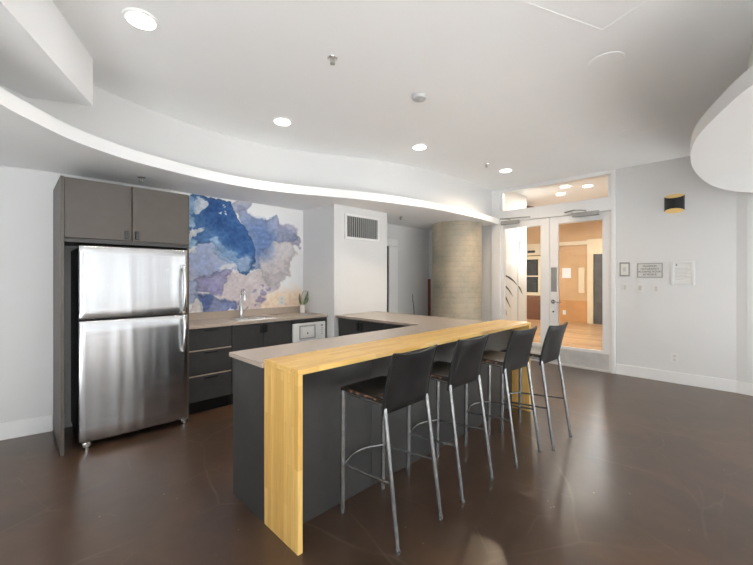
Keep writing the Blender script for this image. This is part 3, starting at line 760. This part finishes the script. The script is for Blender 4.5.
for x in (0.44, 1.165):
    MB().lathe([(0.022, 0.0), (0.022, 0.012), (0.012, 0.016), (0.012, 0.06)], (x, 3.82+FD, 0), 18).box(x-0.028, x+0.028, 3.81+FD, 3.85+FD, 0.03, 0.058, 0.003).build('foot', M['chrome'], fr, smooth=True)

# ------------------------------------------------------------------ kitchen base run
def base_cab(name, label, x0, x1, yf=3.90, group=None):
    t = thing(name, label, 'cabinet', ((x0+x1)/2, 4.15, 0), group)
    MB().box(x0, x0+0.018, yf, 4.415, 0.12, 0.872).box(x1-0.018, x1, yf, 4.415, 0.12, 0.872).box(x0+0.018, x1-0.018, yf, 4.415, 0.12, 0.138).box(x0+0.018, x1-0.018, 4.40, 4.415, 0.138, 0.872).build('carcass', M['dark_hole'], t)
    MB().box(x0, x1, yf+0.06, 4.40, 0, 0.12).build('toe_kick', M['black'], t)
    return t
t = base_cab('drawer_cabinet', 'charcoal three-drawer base cabinet between the fridge and the sink doors', 1.240, 1.685)
for z0, z1 in ((0.655, 0.866), (0.400, 0.640), (0.135, 0.385)):
    d = MB().box(1.244, 1.682, 3.880, 3.899, z0, z1, 0.002).build('drawer', M['lam_low'], t)
    MB().box(1.40, 1.53, 3.862, 3.880, z1-0.030, z1-0.012, 0.003).build('handle', M['black'], d)
    if z1 < 0.8:
        tag(MB().box(1.244, 1.682, 3.8805, 3.899, z1+0.001, z1+0.010).build('edge_strip', M['lam_edge'], d), 'pale unpainted drawer edge')
t = base_cab('sink_cabinet', 'charcoal two-door base cabinet under the sink', 1.690, 2.420)
for x0, x1, hx in ((1.693, 2.053, 2.012), (2.057, 2.417, 2.070)):
    d = MB().box(x0, x1, 3.880, 3.899, 0.135, 0.866, 0.002).build('door', M['lam_low'], t)
    handle_tab(hx, hx+0.03, 3.880, 0.76, 0.85, 'handle', d, M['black'])
t = thing('filler_panel', 'narrow charcoal end panel right of the white dishwasher', 'panel', (2.935, 4.1, 0))
MB().box(2.925, 2.947, 3.87, 4.415, 0, 0.872).build('panel', M['lam_low'], t)
MB().box(2.425, 2.925, 3.875, 3.893, 0.838, 0.872).build('rail', M['lam_low'], t)
dw = thing('dishwasher', 'white dishwasher under the kitchen counter beside the nook wall', 'dishwasher', (2.68, 4.1, 0))
MB().box(2.44, 2.915, 3.90, 4.40, 0.09, 0.83).build('body', M['black'], dw)
MB().box(2.46, 2.90, 3.94, 4.38, 0.0, 0.09).build('toe_kick', M['black'], dw)
d = MB().box(2.435, 2.918, 3.862, 3.899, 0.13, 0.820, 0.006).build('door', M['white_app'], dw)
MB().box(2.445, 2.908, 3.868, 3.899, 0.8205, 0.834, 0.002).build('control_strip', M['black'], dw)
f_ = MB()
f_.box(2.52, 2.76, 3.858, 3.8617, 0.775, 0.79).box(2.52, 2.535, 3.858, 3.8617, 0.62, 0.775).box(2.745, 2.76, 3.858, 3.8617, 0.62, 0.775).box(2.535, 2.745, 3.858, 3.8617, 0.62, 0.635)
f_.build('sticker_border', M['greyplate'], d)
MB().box(2.563, 2.717, 3.857, 3.8617, 0.655, 0.755).build('sticker', M['paper'], d)
MB().box(2.632, 2.648, 3.855, 3.857, 0.68, 0.70).build('sticker_mark', M['text'], d)
MB().box(2.845, 2.875, 3.859, 3.8617, 0.765, 0.778).build('indicator', M['black'], d)
for zz in (0.735, 0.71, 0.685, 0.66): MB().box(2.85, 2.87, 3.859, 3.8617, zz, zz+0.008).build('button', M['greyplate'], d)

# worktop with a hole for the double sink
KX0, KX1, KY0, KZ = 1.236, 2.948, 3.855, 0.905
SX0, SX1, SY0, SY1 = 1.80, 2.25, 3.965, 4.20
m = MB()
m.box(KX0, SX0, KY0, 4.416, 0.873, KZ).box(SX1, KX1, KY0, 4.416, 0.873, KZ).box(SX0, SX1, KY0, SY0, 0.873, KZ).box(SX0, SX1, SY1, 4.416, 0.873, KZ)
tag(m.build('kitchen_worktop', M['quartz']), 'taupe stone kitchen worktop holding the double sink, under the mural', 'worktop')
tag(MB().box(KX0, 2.93, 4.398, 4.4165, KZ, 0.985, 0.001).build('backsplash', M['quartz']), 'low taupe stone upstand along the wall below the mural', 'backsplash')
sk = thing('sink', 'stainless double bowl sink set in the kitchen worktop', 'sink', (2.02, 4.1, 0.74))
def bowl(x0, x1):
    m = MB(); y0, y1, zt, zb = SY0+0.012, SY1-0.012, KZ-0.004, 0.785
    th = 0.006
    m.box(x0, x1, y0, y1, zb, zb+th).box(x0, x0+th, y0, y1, zb+th, zt).box(x1-th, x1, y0, y1, zb+th, zt).box(x0+th, x1-th, y0, y0+th, zb+th, zt).box(x0+th, x1-th, y1-th, y1, zb+th, zt)
    b = m.build('bowl', M['alu'], sk)
    MB().lathe([(0.035, 0), (0.035, 0.003), (0.02, 0.001)], ((x0+x1)/2, (y0+y1)/2, zb+th), 20).build('drain', M['greyplate'], b)
bowl(SX0+0.012, 2.018); bowl(2.032, SX1-0.012)
m = MB()
m.box(SX0-0.012, SX0+0.014, SY0-0.012, SY1+0.012, KZ, KZ+0.004).box(SX1-0.014, SX1+0.012, SY0-0.012, SY1+0.012, KZ, KZ+0.004)
m.box(SX0+0.014, SX1-0.014, SY0-0.012, SY0+0.014, KZ, KZ+0.004).box(SX0+0.014, SX1-0.014, SY1-0.014, SY1+0.012, KZ, KZ+0.004).box(2.015, 2.035, SY0+0.014, SY1-0.014, KZ, KZ+0.004)
m.build('rim', M['chrome'], sk)
fa = thing('faucet', 'chrome gooseneck kitchen faucet behind the sink', 'faucet', (1.985, 4.30, KZ))
FXc, FYc = 1.985, 4.305
MB().lathe([(0.03, 0), (0.03, 0.008), (0.022, 0.014), (0.022, 0.13), (0.016, 0.14)], (FXc, FYc, KZ), 20).build('base', M['chrome'], fa, smooth=True)
arc = [(FXc, FYc, KZ+0.13), (FXc, FYc, KZ+0.27)]+[(FXc-0.01*(1-math.cos(a)), FYc-0.07+0.07*math.cos(a), KZ+0.27+0.07*math.sin(a)) for a in [PI*k/10 for k in range(1, 11)]]+[(FXc-0.02, FYc-0.14, KZ+0.21)]
MB().tube(arc, 0.0125, 12).build('spout', M['chrome'], fa, smooth=True)
MB().tube([(FXc+0.015, FYc, KZ+0.085), (FXc+0.06, FYc, KZ+0.09)], 0.011, 10).tube([(FXc+0.055, FYc, KZ+0.09), (FXc+0.085, FYc-0.02, KZ+0.125)], 0.006, 8).build('lever', M['chrome'], fa, smooth=True)
# potted plant on the worktop
pl = thing('potted_plant', 'small green-leaved plant in a white pot at the worktop corner', 'plant', (2.835, 4.27, KZ))
MB().lathe([(0.032, 0), (0.036, 0.004), (0.036, 0.11), (0.032, 0.112), (0.030, 0.10)], (2.835, 4.27, KZ), 24).build('pot', M['ceramic'], pl, smooth=True)
MB().lathe([(0.03, 0), (0.03, 0.006)], (2.835, 4.27, KZ+0.098), 16).build('soil', M['brown'], pl)
def leaf_blade(p0, p1, p2, wd):
    n = 10; L = []; Rr = []
    P0, P1, P2 = Vector(p0), Vector(p1), Vector(p2)
    for i in range(n+1):
        t_ = i/n; p = P0*(1-t_)**2+P1*2*t_*(1-t_)+P2*t_*t_
        s = wd*(math.sin(PI*(0.12+0.88*t_))**0.8)+0.001
        L.append(p+Vector((s*0.7, -s*0.7, 0))); Rr.append(p-Vector((s*0.7, -s*0.7, 0)))
    off = Vector((0.0014, 0.0014, 0))
    m = MB(); m.sheet([L, Rr], [[p+off for p in L], [p+off for p in Rr]])
    m.build('leaf', M['leaf'], pl)
bz = KZ+0.10
leaf_blade((2.845, 4.26, bz+0.0), (2.885, 4.24, bz+0.09), (2.905, 4.235, bz+0.20), 0.020)
leaf_blade((2.85, 4.265, bz+0.0), (2.90, 4.25, bz+0.04), (2.90, 4.22, bz+0.11), 0.016)
leaf_blade((2.825, 4.28, bz), (2.80, 4.30, bz+0.08), (2.815, 4.30, bz+0.17), 0.015)
MB().tube([(2.835, 4.27, bz), (2.825, 4.28, bz+0.13), (2.85, 4.27, bz+0.19), (2.885, 4.25, bz+0.20), (2.905, 4.235, bz+0.16)], 0.003, 6).build('stem', M['stem'], pl)
# outlet on the mural
def plate(name, label, cat, c, wy, hz, normal, slots=True, material='plate', group=None):
    """wall plate; normal 'x' faces -x on the right wall, 'y' faces -y on the kitchen wall"""
    t = thing(name, label, cat, (c[0], c[1], c[2]-hz/2), group)
    def b(a0, a1, z0, z1, d0, d1, bev=0):
        m = MB()
        if normal == 'x': m.box(c[0]-d1, c[0]-d0, c[1]+a0, c[1]+a1, c[2]+z0, c[2]+z1, bev)
        else: m.box(c[0]+a0, c[0]+a1, c[1]-d1, c[1]-d0, c[2]+z0, c[2]+z1, bev)
        return m
    b(-wy/2, wy/2, -hz/2, hz/2, 0.0004, 0.006, 0.002).build('cover_plate', M[material], t)
    return t, b
t, b = plate('wall_outlet', 'white outlet plate on the peach corner of the mural', 'outlet', (2.60, YK-0.0032, 1.075), 0.075, 0.12, 'y')
for z in (-0.025, 0.025): b(-0.017, 0.017, z-0.014, z+0.014, 0.006, 0.009, 0.002).build('socket', M['disc'], t)

# ------------------------------------------------------------------ island
it = thing('island_cabinet', 'charcoal island cabinet under the bar counter with panelled stool side', 'cabinet', (2.4, 2.03, 0))
MB().box(1.034, 2.99, 1.765, 2.30, 0.10, 0.874).box(1.06, 2.99, 1.80, 2.24, 0, 0.10).build('carcass', M['lam_low'], it)
MB().box(1.014, 1.033, 1.906, 2.318, 0, 0.875, 0.001).build('end_panel', M['lam_low'], it)
for x0, x1 in ((1.042, 1.70), (1.702, 2.40), (2.402, 3.10), (3.102, 3.795)):
    MB().box(x0, x1, 1.748, 1.764, 0.0, 0.875, 0.001).build('back_panel', M['lam_low'], it)
lt = thing('base_cabinet', 'charcoal base cabinet of the island return facing the kitchen nook', 'cabinet', (3.35, 2.9, 0))
MB().box(3.02, 3.70, 2.31, 3.70, 0.10, 0.874).box(3.07, 3.66, 2.33, 3.69, 0, 0.10).build('carcass', M['lam_low'], lt)
for y0, y1, hy in ((3.285, 3.69, 3.30), (2.885, 3.279, 3.235), (2.42, 2.879, None)):
    d = MB().box(3.0, 3.019, y0, y1, 0.12, 0.862, 0.002).build('door', M['lam_low'], lt)
    if hy: MB().box(2.978, 3.0, hy, hy+0.03, 0.74, 0.84, 0.003).build('handle', M['black'], d)
GZ = 0.902
tag(MB().prism([(1.0, 1.905), (3.735, 1.905), (3.735, 3.715), (2.965, 3.715), (2.965, 2.345), (1.0, 2.345)], 0.876, GZ).build('island_worktop', M['quartz']), 'L-shaped taupe stone worktop of the island behind the bar board', 'worktop')
bc = thing('bar_counter', 'pale bamboo waterfall bar counter along the stools', 'counter', (2.4, 1.73, 0))
MB().box(1.012, 3.825, 1.563, 1.9045, 0.894, 0.922, 0.0015).build('top', M['block_x'], bc)
MB().box(1.012, 1.040, 1.563, 1.9045, 0.0, 0.8935, 0.0015).build('side_panel', M['block_z'], bc)
MB().box(3.797, 3.825, 1.563, 1.9045, 0.0, 0.8935, 0.0015).build('side_panel', M['block_z'], bc)

# ------------------------------------------------------------------ bar stools
def make_stool(label):
    t = thing('bar_stool', label, 'stool', (0, 0, 0), 'black leather bar stools at the bar counter')
    # seat: thin leather pad, rounded front
    m = MB(); rows = []; bk = []
    for j in range(13):
        s = j/12; y = -0.125+0.355*s
        row = []; b = []
        for i in range(13):
            q = i/12*2-1
            x = q*0.178
            dip = -0.010*(1-q*q)*math.sin(PI*min(1, s*1.1))
            drop = -0.016*max(0, (s-0.86)/0.14)**2-0.006*max(0, abs(q)-0.9)/0.1
            row.append((x, y, 0.752+dip+drop)); b.append((x, y, 0.724))
        rows.append(row); bk.append(b)
    st = m.sheet(rows, bk).build('seat', M['leather'], t, smooth=True)
    m = MB()
    for s_ in (-1, 1): m.box(s_*0.178-0.003, s_*0.178+0.003, -0.12, 0.225, 0.724, 0.738, 0.001)
    m.box(-0.178, 0.178, 0.227, 0.232, 0.720, 0.732, 0.001)
    tag(m.build('seat_edge', M['worn_edge'], st), 'worn leather seat edge with brown patches')
    # backrest: upholstered slab, slightly dished, from below the seat up
    rows = []; bk = []
    for j in range(15):
        s = j/14; z = 0.665+s*0.315
        row = []; b = []
        for i in range(15):
            q = i/14*2-1
            wx = 0.186-0.004*s
            x = q*wx
            y0 = -0.122-0.035*s-0.042*s*s
            dish = -0.020*(1-q*q)*s
            zt = z+0.010*q*q*s-0.004*(1-s)*0
            th = 0.026-0.008*s
            e = 0.35 if abs(q) > 0.99 or j in (0, 14) else 1
            row.append((x, y0+dish+th/2*e, zt)); b.append((x, y0+dish-th/2*e, zt))
        rows.append(row); bk.append(b)
    br = MB().sheet(rows, bk).build('backrest', M['leather'], t, smooth=True)
    # piping along the two sides and the top
    pts = [r[0] for r in rows]; 
    def mid(r, b, i): return tuple((Vector(r[i])+Vector(b[i]))/2)
    for i in (0, 14):
        MB().tube([mid(r, b, i) for r, b in zip(rows, bk)], 0.0085, 8).build('side_piping', M['leather'], br, smooth=True)
    MB().tube([mid(rows[-1], bk[-1], i) for i in range(15)], 0.008, 8).build('top_piping', M['leather'], br, smooth=True)
    # legs
    for sx in (-1, 1):
        MB().tube([(sx*0.172, 0.215, 0.722), (sx*0.172, 0.222, 0.012)], 0.0145, 12).lathe([(0.014, 0), (0.014, 0.012)], (sx*0.172, 0.222, 0), 12).build('leg', M['tube'], t, smooth=True)
        MB().tube([(sx*0.176, -0.128, 0.70), (sx*0.178, -0.142, 0.60), (sx*0.184, -0.226, 0.012)], 0.0115, 12).lathe([(0.014, 0), (0.014, 0.012)], (sx*0.184, -0.227, 0), 12).build('leg', M['tube'], t, smooth=True)
        MB().tube([(sx*0.172, 0.210, 0.285), (sx*0.181, -0.182, 0.325)], 0.0075, 10).build('stretcher', M['tube'], t, smooth=True)
    bow = [(-0.165+0.33*k/12, 0.210+0.055*math.sin(PI*k/12), 0.292) for k in range(13)]
    MB().tube(bow, 0.0085, 10).build('footrest', M['tube'], t, smooth=True)
    # under-seat rails
    MB().tube([(-0.165, 0.20, 0.711), (0.165, 0.20, 0.711)], 0.009, 8).tube([(-0.168, 0.20, 0.711), (-0.172, -0.115, 0.711)], 0.009, 8).tube([(0.168, 0.20, 0.711), (0.172, -0.115, 0.711)], 0.009, 8).build('seat_frame', M['tube'], t, smooth=True)
    return t
s1 = make_stool('black leather bar stool nearest the camera, beside the bamboo waterfall end')
s1.location = (1.562, 1.452, 0)
copy_thing(s1, (2.160, 1.450, 0), math.radians(-0.5), 'black leather bar stool second from the near bamboo end of the counter')
copy_thing(s1, (2.812, 1.383, 0), math.radians(-4), 'black leather bar stool third from the near end, second from the glass door')
copy_thing(s1, (3.270, 1.296, 0), math.radians(-2), 'black leather bar stool at the far end, closest to the glass door')

# ------------------------------------------------------------------ fittings on the walls
v = thing('air_vent', 'grey slatted air vent in white frame high on the shaft wall', 'vent', (3.44, 3.70, 1.89))
VX0, VX1, VZ0, VZ1 = 3.15, 3.73, 1.93, 2.205
MB().box(VX0, VX1, 3.7105, 3.7195, VZ0, VZ1).build('backing', M['dark_hole'], v)
MB().box(VX0-0.03, VX0, 3.700, 3.7195, VZ0-0.03, VZ1+0.03, 0.002).box(VX1, VX1+0.03, 3.700, 3.7195, VZ0-0.03, VZ1+0.03, 0.002).box(VX0, VX1, 3.700, 3.7195, VZ1, VZ1+0.03, 0.002).box(VX0, VX1, 3.700, 3.7195, VZ0-0.03, VZ0, 0.002).build('frame', M['trim'], v)
ns = 15
for k in range(ns):
    x = VX0+(VX1-VX0)*(k+0.5)/ns
    MB().box(x-0.011, x+0.009, 3.702, 3.710, VZ0, VZ1).build('slat', M['greyplate'], v)
wl = thing('wall_sconce', 'black half-round wall sconce with gold lining on the right wall', 'lamp', (XD-0.05, 0.642, 2.25))
def half_shell(r0, r1, zlo, zhi, tlo, thi):
    rows = []; bk = []; n = 28
    for j in range(7):
        row = []; b = []
        for i in range(n+1):
            a = PI*i/n
            cs, sn = math.cos(a), math.sin(a)
            z0 = zlo+tlo*sn; z1 = zhi-thi*sn
            z = z0+(z1-z0)*j/6
            row.append((XD-0.004-r0*sn, 0.642+r0*cs, z)); b.append((XD-0.004-r1*sn, 0.642+r1*cs, z))
        rows.append(row); bk.append(b)
    return MB().sheet(rows, bk)
half_shell(0.105, 0.102, 2.262, 2.462, 0.022, 0.046).build('shade', M['black'], wl, smooth=True)
half_shell(0.1015, 0.099, 2.262, 2.462, 0.022, 0.046).build('lining', M['gold'], wl, smooth=True)
pl_ = [(XD-0.006, 0.642+0.0985*math.cos(k*PI/16), 2.462+0.024*math.sin(k*PI/16)) for k in range(17)]+[(XD-0.006, 0.642-0.0985*math.cos(k*PI/16), 2.262-0.030*math.sin(k*PI/16)) for k in range(17)]
MB().extrude(pl_, (0.0055, 0, 0)).build('back_plate', M['gold'], wl)
MB().box(XD-0.06, XD-0.006, 0.62, 0.665, 2.33, 2.39, 0.006).build('lamp_holder', M['gold'], wl)

t, b = plate('intercom', 'grey framed white control panel right of the glass door', 'control panel', (XD-0.001, 1.195, 1.502), 0.125, 0.20, 'x', material='greyframe')
b(-0.045, 0.045, -0.08, 0.08, 0.006, 0.012, 0.003).build('keypad', M['plate'], t)
b(-0.02, 0.02, -0.03, 0.03, 0.012, 0.015, 0.002).build('button', M['disc'], t)
sg = thing('sign', 'grey occupancy sign with four lines of dark capital letters', 'sign', (XD, 0.906, 1.39))
MB().box(XD-0.008, XD-0.001, 0.765, 1.047, 1.385, 1.583, 0.002).build('border', M['greyframe'], sg)
MB().box(XD-0.010, XD-0.008, 0.776, 1.036, 1.396, 1.572, 0.0005).build('face', M['disc'], sg)
rot = Matrix(((0, 0, -1), (-1, 0, 0), (0, 1, 0)))    # text x -> -y, text y -> z, text normal -> -x
for i, s in enumerate(('MAXIMUM', 'OCCUPANCY', 'IN GAMES ROOM', '60 PEOPLE')):
    text_mesh(s, 0.033, 'lettering', M['text'], sg, (XD-0.0105, 0.906, 1.541-i*0.038), rot)
nf = thing('framed_notice', 'white framed notice with faint text right of the occupancy sign', 'notice', (XD, 0.558, 1.29))
m = MB()
y0, y1, z0, z1 = 0.438, 0.678, 1.29, 1.592
m.box(XD-0.018, XD-0.001, y0, y0+0.03, z0, z1, 0.003).box(XD-0.018, XD-0.001, y1-0.03, y1, z0, z1, 0.003).box(XD-0.018, XD-0.001, y0+0.03, y1-0.03, z0, z0+0.03, 0.003).box(XD-0.018, XD-0.001, y0+0.03, y1-0.03, z1-0.03, z1, 0.003)
m.build('frame', M['white_app'], nf)
MB().box(XD-0.008, XD-0.001, y0+0.03, y1-0.03, z0+0.03, z1-0.03).build('sheet', M['paper'], nf)
MB().box(XD-0.0085, XD-0.008, 0.615, 0.627, 1.54, 1.558).build('mark', M['text'], nf)
m = MB()
for k in range(9):
    ln = (0.13, 0.15, 0.14, 0.12, 0.15, 0.11, 0.14, 0.15, 0.09)[k]
    m.box(XD-0.0085, XD-0.008, 0.634-ln, 0.634, 1.505-k*0.018, 1.5085-k*0.018)
m.build('printed_lines', M['text_pale'], nf)
for y, z, lab in ((1.192, 1.247, 'white light switch below the grey control panel, nearest the door'), (1.014, 1.243, 'white light switch directly under the occupancy sign, middle of three'), (0.838, 1.234, 'white light switch between the occupancy sign and the framed notice, farthest from the door')):
    t, b = plate('light_switch', lab, 'switch', (XD-0.001, y, z), 0.075, 0.118, 'x', group='light switches right of the door')
    b(-0.017, 0.017, -0.034, 0.034, 0.006, 0.009, 0.002).build('rocker', M['disc'], t)
t, b = plate('wall_outlet', 'white wall outlet low on the right wall under the framed notice', 'outlet', (XD-0.001, 0.641, 0.33), 0.075, 0.118, 'x')
for z in (-0.025, 0.025): b(-0.017, 0.017, z-0.014, z+0.014, 0.006, 0.009, 0.002).build('socket', M['disc'], t)
# red-brown post and loose cable at the corridor corner
tag(MB().box(5.850, 5.890, 4.375, 4.415, 0, 1.36, 0.004).build('wooden_post', M['rust']), 'slim red-brown wooden post standing left of the concrete column', 'post')
tag(MB().tube([(5.42, YK-0.006, 0.0), (5.42, YK-0.006, 0.75), (5.40, YK-0.008, 0.88), (5.375, YK-0.008, 0.98), (5.372, YK-0.006, 1.07)], 0.006, 6).build('wall_cable', M['cable'], smooth=True), 'thin grey cable rising on the corridor wall beside the column', 'cable')
